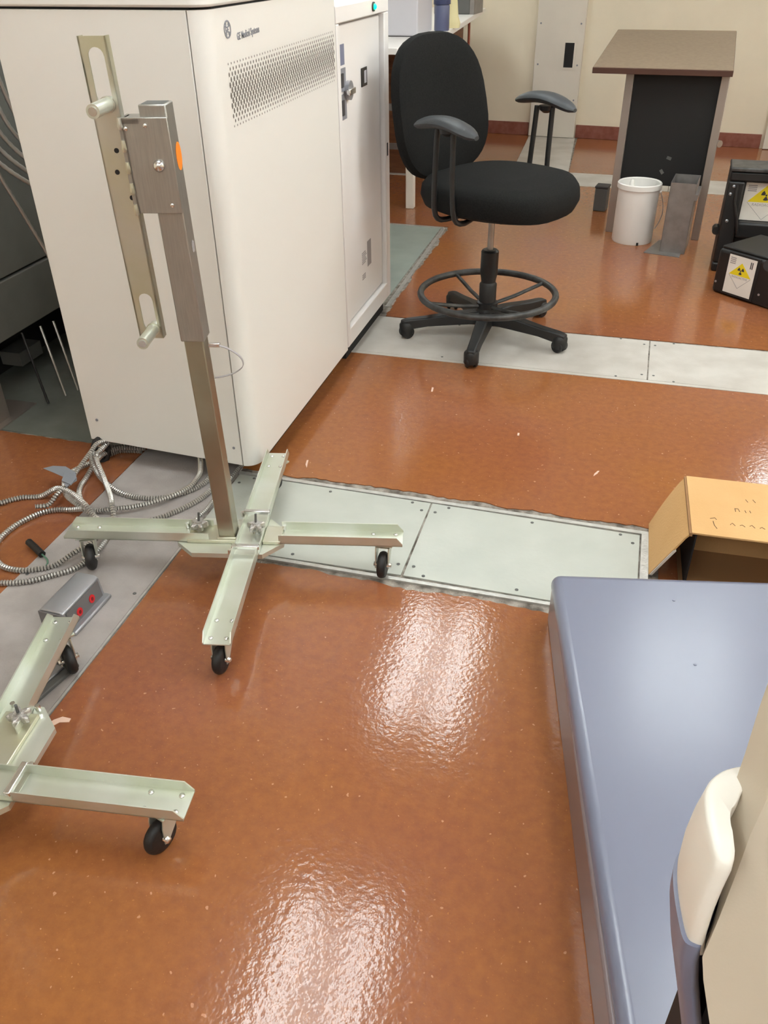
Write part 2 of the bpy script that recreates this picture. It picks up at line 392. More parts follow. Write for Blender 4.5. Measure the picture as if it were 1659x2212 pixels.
# ------------------------------------------------------------------ large white cabinet
def cabinet():
    root = tag(empty('equipment_cabinet', (0, 0, 0)), 'tall off-white equipment cabinet with a perforated grille behind the zinc stand', 'cabinet')
    z0, z1 = .085, 1.422
    arc = [(-1.13 + .05 * math.sin(R(a)), 2.272 - .05 * math.cos(R(a))) for a in range(90, -1, -10)]
    MB().prism([(-1.09, 3.24), (-1.09, 2.28), (-1.13, 2.235), (-1.73, 2.275), (-1.73, 3.24)], z0 + .01, z1 + .05).build('carcass', 'dark', root)
    MB().prism([(-1.08, 3.25)] + arc + [(-1.130, 2.30), (-1.10, 2.30), (-1.10, 3.25)], z0, z1).build('front_panel', 'cab', root, smooth=True, auto=25)
    MB().prism([(-1.1345, 2.2228), (-1.1345, 2.30), (-1.72, 2.33), (-1.72, 3.25), (-1.745, 3.25), (-1.745, 2.262)], z0, z1).build('side_panel', 'cab', root, bevel=.002)
    top = [(-1.074, 3.256)] + [(x + .006 * (1 if i < 5 else .5), y - .006) for i, (x, y) in enumerate(arc)] + [(-1.751, 2.256), (-1.751, 3.256)]
    MB().prism(top, z1 + .006, z1 + .10).build('top_cover', 'cab', root, bevel=.006)
    MB().prism([(-1.14, 3.2), (-1.14, 2.46), (-1.69, 2.48), (-1.69, 3.2)], 0.0, z0).build('plinth', 'dark', root)
    # perforated grille: elongated holes fading towards the top and bottom rows
    g = MB(); x = -1.08; ny = 45; nz = 13
    for r in range(nz):
        t = (r - (nz - 1) / 2) / ((nz - 1) / 2)
        h = .0086 * (1 - .60 * t * t); wdt = .0060 * (1 - .60 * t * t)
        for c in range(ny):
            y = 2.325 + (c + (r % 2) * .5) * .0202; z = 1.292 - r * .0128 + .0004 * c * .5
            if y > 3.235: continue
            g.add([(x + .0006, y + wdt * math.cos(k * PI / 3), z + h * math.sin(k * PI / 3)) for k in range(6)], [tuple(range(6))])
    go = g.build('perforation', 'perf', root); tag(go, kind='stuff')
    Mx = frame((-1.0795, 2.343, 1.372), (0, 1, 0), (0, 0, 1), (1, 0, 0))
    e = MB()
    for k in range(32):
        a, b = 2 * PI * k / 32, 2 * PI * (k + 1) / 32
        e.prism([(.0215 * math.cos(a), .0215 * math.sin(a)), (.0215 * math.cos(b), .0215 * math.sin(b)), (.0175 * math.cos(b), .0175 * math.sin(b)), (.0175 * math.cos(a), .0175 * math.sin(a))], 0, .001, Mx)
    for k in range(4):
        a = R(45 + 90 * k)
        e.prism([(.0145 * math.cos(a) + .005 * math.cos(j * PI / 4), .0145 * math.sin(a) + .005 * math.sin(j * PI / 4)) for j in range(8)], 0, .001, Mx)
    em = e.build('emblem', 'print_grey', root); tag(em, label='round grey company emblem')
    text('GE', .019, 'emblem_letters', 'print_grey', em, Mx @ Matrix.Translation((-.012, -.007, 0)), bold=.0006, xs=.85)
    text('GE Medical Systems', .0245, 'lettering', 'print_grey', root, frame((-1.0795, 2.400, 1.342), (0, 1, .05), (0, -.05, 1), (1, 0, 0)), bold=.0005, xs=.80)
    for (px, py, pz) in ((-1.16, 2.2245, .15), (-1.70, 2.258, .17)):
        MB().cyl((px, py + .004, pz), (px, py - .002, pz), .005, 8).build('screw', 'print_grey', root)
cabinet()

# second, recessed unit behind it
def unit2():
    root = tag(empty('power_unit', (0, 0, 0)), 'white power unit with a recessed door and green indicator behind the large cabinet', 'cabinet')
    MB().box(-1.72, -1.13, 3.30, 3.99, .075, 1.36).build('body', 'cab2', root)
    MB().box(-1.725, -1.09, 3.295, 4.012, 1.318, 1.374).build('top_rail', 'cab2', root, bevel=.004)
    MB().box(-1.725, -1.09, 3.946, 4.012, .075, 1.317).build('stile', 'cab2', root, bevel=.004)
    MB().box(-1.725, -1.09, 3.295, 3.330, .075, 1.317).build('stile', 'cab2', root, bevel=.004)
    MB().box(-1.725, -1.09, 3.331, 3.945, .075, .152).build('sill', 'cab2', root, bevel=.004)
    dr = MB().box(-1.13, -1.112, 3.338, 3.938, .158, 1.308).build('door', 'cab2', root, bevel=.003)
    MB().box(-1.70, -1.12, 3.34, 3.97, 0.0, .074).build('plinth', 'dark', root)
    X = -1.112
    MB().cyl((-1.09, 3.775, 1.347), (-1.084, 3.775, 1.347), .017, 16).build('lamp_bezel', 'print_dark', root)
    MB().lathe([(.011, 0), (.010, .005), (.005, .009), (.001, .010)], 14, frame((-1.084, 3.777, 1.347), (0, 1, 0), (0, 0, 1), (1, 0, 0))).build('indicator_lamp', 'green', root, smooth=True)
    MB().box(X, X + .0015, 3.37, 3.44, 1.175, 1.245).build('blue_label', 'blueprint', dr)
    for zc, hh in ((1.125, .04), (1.030, .045)):
        MB().box(X, X + .003, 3.365, 3.445, zc - hh, zc + hh).build('breaker_plate', 'print_grey', dr)
        MB().box(X + .003, X + .01, 3.37, 3.40, zc - hh * .6, zc + hh * .6).build('breaker_recess', 'print_dark', dr)
    MB().cyl((X + .003, 3.46, 1.083), (X + .018, 3.46, 1.083), .035, 20).build('rotary_knob', 'outlet', dr, smooth=True)
    MB().box(X + .018, X + .034, 3.40, 3.475, 1.072, 1.094).build('rotary_handle', 'bright', dr, bevel=.003)
    MB().box(X, X + .004, 3.655, 3.735, 1.068, 1.138).build('black_socket', 'plastic_blk', dr, bevel=.003)
    MB().box(X + .004, X + .005, 3.69, 3.72, 1.08, 1.126).build('socket_insert', 'monitor', dr)
    MB().box(-1.09, -1.0885, 3.968, 3.984, .745, .80).build('latch_slot', 'dark', root)
    # faded rating prints near the bottom of the door
    Mx = frame((X + .0004, 3.60, .40), (0, 1, 0), (0, 0, 1), (1, 0, 0))
    pr = MB()
    for k in range(7): pr.box(0, .055 + .008 * (k % 3), -.008 * k - .004, -.008 * k, 0, .0006, Mx)
    for k in range(3): pr.box(.0, .05, -.105 - .009 * k, -.100 - .009 * k, 0, .0006, Mx)
    tag(pr.build('rating_print', 'print_pale', dr), kind='stuff')
    MB().box(.085, .145, -.085, .03, 0, .0008, Mx).build('rating_plate', 'print_pale', dr)
unit2()

# ------------------------------------------------------------------ zinc stands
def caster_meshes():
    fk = MB(); fk.box(-.032, .032, -.03, .03, .110, .1145)
    fk.lathe([(.018, .1), (.022, .104), (.022, .110)], 14)
    for s in (-1, 1):
        pts = [(-.024, .1), (.024, .1), (.03, .075), (.006 + .026, .030), (.012 + .01, .030), (-.012, .07)]
        M = frame((0, s * .019 - .0015, 0), (1, 0, 0), (0, 0, 1), (0, -1, 0))
        fk.prism(pts, -.0015, .0015, M)
    fk.box(-.024, .024, -.02, .02, .098, .1)
    wh = MB(); prof = [(.014, -.013), (.030, -.013), (.036, -.011), (.0395, -.006), (.041, 0), (.0395, .006), (.036, .011), (.030, .013), (.014, .013)]
    wh.lathe(prof, 24, frame((.026, 0, .041), (1, 0, 0), (0, 0, 1), (0, -1, 0)))
    ax = MB(); ax.cyl((.026, -.026, .041), (.026, .026, .041), .007, 10)
    a, b, c = fk.mesh('caster_fork'), wh.mesh('wheel', True), ax.mesh('axle_bolt', True)
    b.set_sharp_from_angle(angle=R(40))
    a.materials.append(MT['zinc']); b.materials.append(MT['rubber']); c.materials.append(MT['bright'])
    return a, b, c
CAST = caster_meshes()
rivet_me = MB().lathe([(.0065, 0), (.006, .002), (.003, .0035)], 10).mesh('rivet', True); rivet_me.materials.append(MT['bright'])
def caster(root, x, y, rz):
    f = place(CAST[0], 'caster_fork', None, root, (x, y, 0), (0, 0, rz))
    place(CAST[1], 'wheel', None, f); place(CAST[2], 'axle_bolt', None, f)
WZ = .1150
def channel(length, m='zinc', wd=.072, fh=.03, t=.003, notch=True):
    """U channel along +x starting at 0, open upwards, web bottom at WZ"""
    mb = MB(); h = wd / 2
    mb.box(0, length, -h, h, WZ, WZ + t)
    for s in (-1, 1):
        y0, y1 = (h - t, h) if s > 0 else (-h, -h + t)
        M = frame((0, y1, 0), (1, 0, 0), (0, 0, 1), (0, -1, 0))
        e = .018 if notch else 0
        mb.prism([(0, WZ), (length, WZ), (length, WZ + fh * (.25 if notch else 1)), (length - e, WZ + fh), (0, WZ + fh)], 0, y1 - y0, M)
    return mb
def star_knob():
    mb = MB(); pts = []
    for k in range(30):
        a = 2 * PI * k / 30; r = .021 + .007 * math.cos(5 * a); pts.append((r * math.cos(a), r * math.sin(a)))
    mb.loft([[Vector((p[0] * s, p[1] * s, z)) for p in pts] for s, z in ((.75, .0), (1, .004), (1, .016), (.8, .02))])
    mb.cyl((0, 0, -.02), (0, 0, .024), .011, 12)
    return mb.mesh('star_knob', True)
KN = star_knob(); KN.materials.append(MT['cast']); KN.set_sharp_from_angle(angle=R(35))
RODM = MB().cyl((0, 0, .02), (.004, .004, .05), .0035, 8).mesh('threaded_rod'); RODM.materials.append(MT['dkgrey'])

def stand(loc, rz, label, arms, heads, mast_u, full=True, mast_v=0.0, skew=0.0):
    root = tag(empty('zinc_stand', loc, rz), label, 'stand', 'zinc plated rolling stands')
    near, far, left, right = arms
    # long beam made of two arms under one clamp, then two side arms
    def arm(length, ang, start, head):
        mb = channel(length - start)
        o = mb.build('base_arm', 'zinc', root); o.location = (start * math.cos(ang), start * math.sin(ang), 0); o.rotation_euler = (0, 0, ang)
        for dx in (.022, .088):
            for dy in (-.02, .02): place(rivet_me, 'rivet', None, o, (length - start - dx, dy, WZ + .003))
        caster(root, (length - .055) * math.cos(ang), (length - .055) * math.sin(ang), head)
    arm(near, -PI / 2, .095, heads[0]); arm(far, PI / 2, .095, heads[1]); arm(left, PI + skew, .12, heads[2]); arm(right, 0, .085, heads[3])
    # saddle plate with chamfered corners
    MB().prism([(-.215, -.035), (-.16, -.088), (.045, -.088), (.098, -.03), (.098, .03), (.045, .088), (-.16, .088), (-.215, .035)], WZ - .016, WZ - .001).build('saddle_plate', 'zinc', root)
    sd = MB(); sd.box(-.185, -.038, -.040, .040, WZ - .001, WZ + .010); sd.box(.038, .09, -.040, .040, WZ - .001, WZ + .010)
    sd.build('side_block', 'zinc_y', root, bevel=.002)
    c = MB(); c.box(-.037, .037, -.096, .096, WZ, WZ + .004); c.box(-.037, -.034, -.096, .096, WZ, WZ + .02); c.box(.034, .037, -.096, .096, WZ, WZ + .02)
    c.build('clamp_channel', 'zinc', root)
    for v in (-.088, .088): MB().box(-.040, .040, v - .007, v + .007, WZ + .02, WZ + .032).build('clamp_bar', 'bright', root, bevel=.002)
    for (u, v) in ((.012, .012), (-.158, .012)):
        k = place(KN, 'star_knob', None, root, (u, v, WZ + .018), (0, 0, random.random()))
        place(RODM, 'threaded_rod', None, k)
    for (u, v) in ((-.2, -.03), (-.2, .03), (.092, -.03), (.092, .03), (-.045, -.095), (-.045, .095)):
        MB().cyl((u, v, WZ + .004), (u, v, WZ + .02), .006, 8).build('bolt', 'bright', root)
    # mast: inner tube, sleeve, slotted bar
    def T(u, z): return u - (z - .12) * .022 if full else u
    def mast_box(u0, u1, v0, v1, z0, z1):
        vs = [Vector((T(u, z), v, z)) for z in (z0, z1) for v in (v0, v1) for u in (u0, u1)]
        return MB().add(vs, [(0, 2, 3, 1), (4, 5, 7, 6), (0, 1, 5, 4), (2, 6, 7, 3), (0, 4, 6, 2), (1, 3, 7, 5)])
    c0 = mast_u
    mast_box(c0 - .0245, c0 + .0245, -.030 + mast_v, .019 + mast_v, WZ + .01, .80).build('mast_tube', 'tube', root, bevel=.003)
    MB().box(c0 - .03, c0 + .028, -.037 + mast_v, -.030 + mast_v, WZ + .008, WZ + .018).build('weld_bead', 'zinc_y', root, bevel=.003)
    if not full: return root
    mast_box(c0 - .030, c0 + .030, -.036, .024, .737, 1.276).build('sleeve_tube', 'sleeve', root, bevel=.003)
    mast_box(c0 - .024, c0 + .024, -.030, .018, 1.276, 1.2765).build('mast_end_plug', 'dkgrey', root)
    # mounting plate wrapped over the sleeve
    def B(mb, u0, u1, v0, v1, z0, z1): 
        vs = [Vector((T(u, z), v, z)) for z in (z0, z1) for v in (v0, v1) for u in (u0, u1)]
        mb.add(vs, [(0, 2, 3, 1), (4, 5, 7, 6), (0, 1, 5, 4), (2, 6, 7, 3), (0, 4, 6, 2), (1, 3, 7, 5)])
    pm = MB(); B(pm, c0 - .078, c0 + .032, -.046, -.037, 1.052, 1.252); B(pm, c0 - .078, c0 - .030, -.046, .020, 1.238, 1.250); B(pm, c0 - .071, c0 - .063, -.046, .01, 1.052, 1.25)
    pm.build('mounting_plate', 'sleeve', root, bevel=.0015)
    bu0, bu1 = c0 - .130, c0 - .070; vf, vb = -.040, -.016; sw = .017
    bm_ = MB(); uc = (bu0 + bu1) / 2 + .003
    zs = [.748, .768, .862, 1.275, 1.385, 1.405]
    B(bm_, bu0, bu1, vf, vf + .004, zs[0], zs[1]); B(bm_, bu0, bu1, vf, vf + .004, zs[2], zs[3]); B(bm_, bu0, bu1, vf, vf + .004, zs[4], zs[5])
    for a, b in ((zs[1], zs[2]), (zs[3], zs[4])):
        B(bm_, bu0, uc - sw, vf, vf + .004, a, b); B(bm_, uc + sw, bu1, vf, vf + .004, a, b)
        # rounded slot ends
        for zc, sgn in ((a, 1), (b, -1)):
            for s in (-1, 1):
                pts = [(T(uc + s * sw, zc), zc)] + [(T(uc + s * sw * (1 - math.sin(R(q * 22.5))), zc), zc + sgn * sw * (1 - math.cos(R(q * 22.5)))) for q in range(5)][::-1]
                pts = [(T(uc + s * sw, zc), zc), (T(uc + s * sw, zc), zc + sgn * sw)] + [(T(uc, zc) + s * sw * math.cos(R(q)), zc + sgn * sw * (1 - math.sin(R(q)))) for q in (22, 45, 68, 90)]
                bm_.prism(pts, 0, .004, frame((0, vf + .004, 0), (1, 0, 0), (0, 0, 1), (0, -1, 0)))
    B(bm_, bu0, bu0 + .004, vf, vb, zs[0], zs[5]); B(bm_, bu1 - .004, bu1, vf, vb, zs[0], zs[5])
    bm_.build('slotted_bar', 'zinc_y', root)
    for z, dx in ((1.277, .004), (.772, .006)):
        u = T(uc + dx, z); 
        p = MB().cyl((u, vf + .02, z), (u, vf - .092, z), .0145, 16)  .build('clamp_pin', 'zinc', root, smooth=True)
        MB().cyl((u, vf - .0905, z), (u, vf - .094, z), .009, 12).build('pin_screw', 'bright', p, smooth=True)
        MB().cyl((u, vf - .002, z), (u, vf - .006, z), .017, 16).build('washer', 'zinc_y', p, smooth=True)
    for (du, z) in ((.036, 1.185), (.028, 1.140), (.050, 1.085)):
        u = T(bu0 + du, z); MB().cyl((u, vf - .0006, z), (u, vf + .001, z), .0055, 12).build('bar_hole', 'dark', root)
    for (du, z) in ((-.062, 1.230), (-.018, 1.236), (.012, 1.070)):
        u = T(c0 + du, z); MB().lathe([(.005, 0), (.0045, .002), (.002, .003)], 10, frame((u, -.046, z), (1, 0, 0), (0, 0, 1), (0, -1, 0))).build('plate_rivet', 'bright', root, smooth=True)
    u = T(c0 - .002, 1.155); MB().lathe([(.013, 0), (.013, .006), (.009, .011), (.003, .013)], 12, frame((u, -.046, 1.155), (1, 0, 0), (0, 0, 1), (0, -1, 0))).build('cap_nut', 'bright', root, smooth=True)
    for k in range(5):
        z = 1.06 + k * .045; u = T(c0 - .073, z)
        MB().lathe([(.004, -.012), (.006, -.006), (.005, .004), (.004, .012)], 8, frame((u, -.047, z), (1, 0, 0), (0, -1, 0), (0, 0, 1))).build('weld_bead', 'zinc_y', root, smooth=True)
    Ms = frame((T(c0 + .0302, 1.165), .004, 1.165), (0, 1, 0), (0, 0, 1), (1, 0, 0))
    MB().prism([(.020 * math.cos(k * PI / 12), .030 * math.sin(k * PI / 12)) for k in range(24)], 0, .0008, Ms).build('orange_sticker', 'orange', root)
    Ms = frame((T(c0 + .0302, .965), .0, .965), (0, 1, 0), (0, 0, 1), (1, 0, 0))
    st = MB().prism([(.011 * math.cos(k * PI / 12), .014 * math.sin(k * PI / 12)) for k in range(24)], 0, .0008, Ms).build('round_sticker', 'print_pale', root)
    # strap loop hanging from the tube
    u = T(c0 + .030, .70)
    lp = catmull([(u, -.005, .716), (u + .02, -.004, .716), (u + .05, -.004, .706), (u + .078, -.004, .684), (u + .082, -.003, .660), (u + .06, 0, .640), (u + .03, .002, .628), (u + .002, .003, .622)], .006)
    mb = MB(); rings = []
    for i, p in enumerate(lp):
        t = (lp[min(i + 1, len(lp) - 1)] - lp[max(i - 1, 0)]).normalized(); nrm = t.cross(Vector((0, 1, 0))).normalized()
        rings.append([p + Vector((0, 1, 0)) * a + nrm * b for a, b in ((-.004, -.0008), (.004, -.0008), (.004, .0008), (-.004, .0008))])
    mb.loft(rings).build('strap_loop', 'print_pale', root)
    MB().box(u - .001, u + .028, -.008, .004, .711, .721).build('strap_clip', 'bright', root, bevel=.001)
    return root
stand((-.922, 1.81, 0), R(12), 'zinc plated rolling stand with a tall mast and orange dot, beside the cabinet', (.465, .48, .555, .445), (R(-100), R(150), R(-75), R(-98)), -.066)
stand((-1.13, .850, 0), R(7.5) - PI / 2, 'zinc plated rolling stand cut off by the left edge', (.45, .455, .515, .45), (R(0), R(-24), R(45), R(0)), -.02, False, -.14, R(6))

# ------------------------------------------------------------------ black drafting stool
def chair(loc, face):
    root = tag(empty('drafting_stool', loc, face), 'black swivel drafting stool with armrests and a ring footrest on the white trench cover', 'chair')
    # local: +x is the facing direction, +y its left
    # five star base
    for k in range(5):
        a = R(72 * k - 90) - face
        d = Vector((math.cos(a), math.sin(a), 0)); nrm = Vector((-d.y, d.x, 0))
        rings = []
        for t, wdt, zt, zb in ((.03, .042, .125, .07), (.15, .037, .118, .066), (.28, .031, .100, .060), (.375, .028, .092, .045), (.405, .024, .084, .045)):
            c = d * t
            rings.append([c + nrm * wdt + Vector((0, 0, zb)), c - nrm * wdt + Vector((0, 0, zb)), c - nrm * wdt * .7 + Vector((0, 0, zt)), c + nrm * wdt * .7 + Vector((0, 0, zt))])
        arm = MB().loft(rings).build('base_arm', 'plastic_blk', root, bevel=.006)
        c = d * .378; a2 = a + R((20, -15, 5, -30, 25)[k])
        M = Matrix.Translation((c.x, c.y, .03)) @ Matrix.Rotation(a2, 4, 'Z') @ Matrix.Rotation(PI / 2, 4, 'X')
        cs = MB(); 
        for s in (-1, 1): cs.lathe([(.006, s * .018 - .008), (.027, s * .018 - .008), (.030, s * .018 - .004), (.030, s * .018 + .004), (.027, s * .018 + .008), (.006, s * .018 + .008)], 20, M)
        cs.build('caster_wheel', 'rubber', arm, smooth=True)
        hd = MB(); hd.lathe([(.026, -.012), (.034, -.008), (.034, .036), (.026, .046)], 16, Matrix.Translation((c.x, c.y, .03))); hd.build('caster_hood', 'plastic_blk', arm, smooth=True)
    MB().lathe([(.055, .062), (.055, .10), (.048, .135), (.042, .15)], 24).build('hub', 'plastic_blk', root, smooth=True)
    MB().lathe([(.040, .13), (.040, .25), (.033, .26), (.036, .28), (.040, .30), (.040, .40), (.032, .408), (.018, .408)], 24).build('cylinder_cover', 'plastic_blk', root, smooth=True)
    MB().cyl((0, 0, .40), (0, 0, .60), .014, 16).build('gas_lift', 'leg', root, smooth=True)
    # foot ring
    zr = .205
    rg = MB().tube([(.312 * math.cos(2 * PI * k / 48), .312 * math.sin(2 * PI * k / 48), zr) for k in range(48)], .0155, 10, closed=True).build('foot_ring', 'ring', root, smooth=True)
    for k in range(4):
        a = R(90 * k + 40) - face
        p = [(.04 * math.cos(a), .04 * math.sin(a), .150), (.15 * math.cos(a), .15 * math.sin(a), .168), (.304 * math.cos(a), .304 * math.sin(a), zr)]
        MB().tube(p, .009, 8).build('ring_spoke', 'ring', rg, smooth=True)
    MB().lathe([(.05, .14), (.05, .165), (.042, .17)], 20).build('ring_collar', 'plastic_blk', root, smooth=True)
    # seat
    def se(t, rx, ry, p=2.6):
        c, s = math.cos(t), math.sin(t)
        return rx * math.copysign(abs(c) ** (2 / p), c), ry * math.copysign(abs(s) ** (2 / p), s)
    N = 40; rings = []
    for sc, z in ((.45, .596), (.80, .602), (.95, .624), (1.0, .664), (.985, .700), (.93, .722), (.78, .736), (.45, .742), (.1, .742)):
        ring = []
        for k in range(N):
            x, y = se(2 * PI * k / N, .315 * sc, .325 * sc)
            drop = -.035 * max(0, (x - .12) / .2) ** 2                 # waterfall front
            ring.append(Vector((x + .035, y, z + drop)))
        rings.append(ring)
    MB().loft(rings).build('seat', 'fabric', root, smooth=True)
    MB().box(-.12, .13, -.11, .11, .560, .602).build('tilt_mechanism', 'plastic_blk', root, bevel=.008)
    # backrest
    rings = []; tilt = R(11); M = Matrix.Translation((-.275, 0, .695)) @ Matrix.Rotation(-tilt, 4, 'Y')
    for sc, dx in ((.5, -.052), (.88, -.046), (.98, -.028), (1.0, -.004), (.97, .018), (.86, .030), (.5, .034), (.1, .034)):
        ring = []
        for k in range(N):
            y, z = se(2 * PI * k / N, .302 * sc, .288 * sc, 2.7)
            y *= (1.0 - .06 * (z / .288))
            x = dx + .38 * y * y + .10 * (z) * (z) * (1 if z > 0 else .3)
            ring.append(M @ Vector((x, y, z + .275)))
        rings.append(ring)
    MB().loft(rings).build('backrest', 'fabric', root, smooth=True)
    MB().tube(catmull([(-.10, 0, .535), (-.25, 0, .54), (-.325, 0, .60), (-.335, 0, .75)], .03), .02, 8).build('back_stem', 'plastic_blk', root, smooth=True)
    # arms: two rods curving under the seat and a curved pad
    for s in (-1, 1):
        for dx in (-.055, .045):
            p = catmull([(dx * .6, s * .16, .590), (dx, s * .26, .585), (dx, s * .315, .600), (dx, s * .338, .645), (dx * .9, s * .345, .765), (dx * .8 + .005, s * .348, .955)], .02)
            MB().tube(p, .0115, 10).build('arm_rod', 'plastic_blk', root, smooth=True)
        MB().lathe([(.012, .930), (.03, .942), (.034, .960)], 14, Matrix.Translation((.01, s * .348, 0))).build('pad_bracket', 'plastic_blk', root, smooth=True)
        rings = []
        for k in range(15):
            t = k / 14; x = -.150 + .305 * t; e = (1 - abs(2 * t - 1) ** 5)
            wd_ = .014 + .040 * e; zt = (.964 if s > 0 else .950) + .030 * math.sin(PI * min(1, t * 1.02)) - .018 * t; h_ = .016 + .032 * e
            rings.append([Vector((x, s * .348 + wd_ * math.cos(q * PI / 6), zt + h_ * .5 * math.sin(q * PI / 6) + .006)) for q in range(12)])
        MB().loft(rings).build('arm_pad', 'pad', root, smooth=True)
chair((-.555, 3.765, .001), R(-27))

# ------------------------------------------------------------------ brown topped table
def table():
    root = tag(empty('tall_table', (.19, 5.62, 0), R(-7)), 'tall narrow table with a brown laminate top and black front panel by the back wall', 'table')
    M = Matrix.Translation((-.08, -.10, .938)) @ Matrix.Rotation(R(3.4), 4, 'Z') @ Matrix.Translation((.08, 0, 0)) @ Matrix.Rotation(R(4.6), 4, 'X')
    MB().box(-.465, .305, 0, 1.24, -.017, .014, M).build('edge_band', 'lam_edge', root, bevel=.002)
    MB().box(-.462, .302, .003, 1.237, .014, .0165, M).build('table_top', 'laminate', root)
    for x in (-.285, .245):
        MB().box(x, x + .045, .0, .045, 0, .925).build('leg', 'leg', root, bevel=.002)
        MB().box(x * .6, x * .6 + .045, 1.02, 1.065, 0, .99).build('leg', 'leg', root, bevel=.002)
    MB().box(-.24, .245, .035, .045, .30, .922).build('front_panel', 'blackboard', root)
    for (x, z, a) in ((.03, .46, .3), (.0, .38, .9)):
        MB().box(-.014, .014, -.0005, 0, -.009, .009, Matrix.Translation((x, .0348, z)) @ Matrix.Rotation(a, 4, 'Y')).build('scrap_sticker', 'dkgrey', root)
    MB().cyl((.295, .02, .56), (.305, .01, .56), .02, 12).build('clip', 'leg', root)
table()
# small dark box beside the table leg
o = tag(empty('junction_box', (-.165, 6.20, 0), R(-8)), 'small dark box on the floor behind the white bucket', 'box')
MB().box(-.035, .05, -.05, .05, 0, .15).build('body', 'dkgrey', o, bevel=.006); MB().box(-.038, .053, -.053, .053, .15, .165).build('lid', 'print_dark', o, bevel=.004)

def bucket():
    root = tag(empty('white_bucket', (.075, 5.505, 0)), 'white plastic bucket with a thin wire handle in front of the table', 'bucket')
    MB().lathe([(.110, .004), (.118, 0), (.122, .01), (.122, .30), (.124, .315), (.131, .318), (.131, .345), (.126, .350), (.119, .345), (.117, .05), (.10, .012)], 36).build('pail', 'bucket', root, smooth=True)
    MB().lathe([(.1, .0), (.1, .012)], 24).build('pail_bottom', 'bucket', root)
    MB().tube(catmull([(.128, -.01, .30), (.150, -.012, .24), (.158, -.014, .17), (.140, -.02, .11), (.126, -.03, .085)], .02), .0022, 6).build('wire_handle', 'print_grey', root, smooth=True)
    MB().cyl((.122, -.01, .30), (.134, -.01, .30), .010, 10).build('handle_lug', 'bucket', root)
    MB().lathe([(.016, .20), (.014, .34), (.009, .352), (.003, .357)], 12, Matrix.Translation((-.045, .02, 0))).build('inner_spout', 'bucket', root, smooth=True)
    MB().prism([(.03, -.124), (.042, -.121), (.045, -.10), (.03, -.10)], .001, .018).build('rim_notch', 'dark', root)
bucket()

def metal_bin():
    root = tag(empty('steel_channel_bin', (.33, 5.40, 0), R(-7)), 'grey galvanised steel open-topped duct with a flat foot beside the bucket', 'duct')
    w2, d2, h, t = .072, .12, .40, .003
    b = MB(); b.box(-w2, w2, -d2, -d2 + t, 0, h); b.box(-w2, w2, d2 - t, d2, 0, h); b.box(-w2, -w2 + t, -d2, d2, 0, h); b.box(w2 - t, w2, -d2, d2, 0, h); b.box(-w2, w2, -d2, d2, 0, t)
    b.build('duct_body', 'galv', root)
    MB().prism([(-w2 - .085, -d2 - .05), (w2 - .02, -d2 - .075), (w2 - .02, -d2), (-w2, -d2), (-w2, d2), (-w2 - .03, d2)], 0.0, .004).build('foot_plate', 'galv', root)
    MB().box(w2, w2 + .016, -d2, d2, h - .09, h - .06).build('side_tab', 'galv', root)
metal_bin()

# ------------------------------------------------------------------ black transport case
def hazard_label(parent, M, w_, h_, number):
    lab = MB().box(-w_ / 2, w_ / 2, -h_ / 2, h_ / 2, 0, .0012, M).build('hazard_label', 'paper', parent)
    tag(lab, label='white hazard label with a yellow triangle and trefoil')
    r = w_ * .40; cy = .02 * h_
    tri = MB().prism([(-r, cy - r * .05), (r, cy - r * .05), (0, cy + r * .98)], .0012, .0018, M).build('yellow_triangle', 'yellow', lab)
    tf = MB(); trefoil(tf, (0, cy + r * .36), r * .30, .0018, .0024, M); tf.build('trefoil', 'print_dark', lab)
    ln = MB()
    for s in (-1, 1):
        a = Vector((s * r, cy - r * .08)); b = Vector((0, cy - r * 1.05)); d = (b - a).normalized(); n_ = Vector((-d.y, d.x)) * .001
        ln.prism([a - n_, b - n_, b + n_, a + n_], .0012, .0018, M)
    for k in range(4): ln.box(-w_ * .44, -w_ * .44 + w_ * .2, h_ * .44 - k * .009 - .005, h_ * .44 - k * .009, .0012, .0018, M)
    tag(ln.build('fine_print', 'print_pale', lab), kind='stuff')
    text('RADIOACTIVE', r * .22, 'label_word', 'print_pale', lab, M @ Matrix.Translation((0, cy - r * .27, .0013)), align='CENTER')
    if number: text(number, h_ * .24, 'label_number', 'print_dark', lab, M @ Matrix.Translation((w_ * .34, h_ * .26, .0013)), align='CENTER', bold=.001, xs=.8)

def case():
    root = tag(empty('transport_case', (.508, 4.645, 0), R(-40)), 'low black transport case marked II lying in front of the upright one', 'case', 'black transport cases')
    # base: local +x along its front edge, front faces -y
    L_, W_, Hh = .60, .34, .235
    MB().box(0, L_, 0, W_, .0, Hh).build('base_shell', 'plastic_blk', root, bevel=.022, seg=3)
    MB().box(.012, L_ - .012, .010, W_ - .012, Hh - .004, Hh + .012).build('base_rim', 'plastic_blk', root, bevel=.006)
    MB().box(.07, .25, -.004, .004, .012, Hh - .005).build('label_holder', 'rubber', root, bevel=.002)
    hazard_label(root, frame((.155, -.0045, .122), (1, 0, 0), (0, 0, 1), (0, -1, 0)), .16, .195, 'II')
    MB().cyl((.30, -.012, Hh - .02), (.30, .0, Hh - .02), .028, 16).build('latch_knob', 'pad', root, smooth=True)
    for x in (.02, .28): MB().cyl((x, -.002, .06), (x, .002, .06), .006, 8).build('rivet', 'outlet', root)
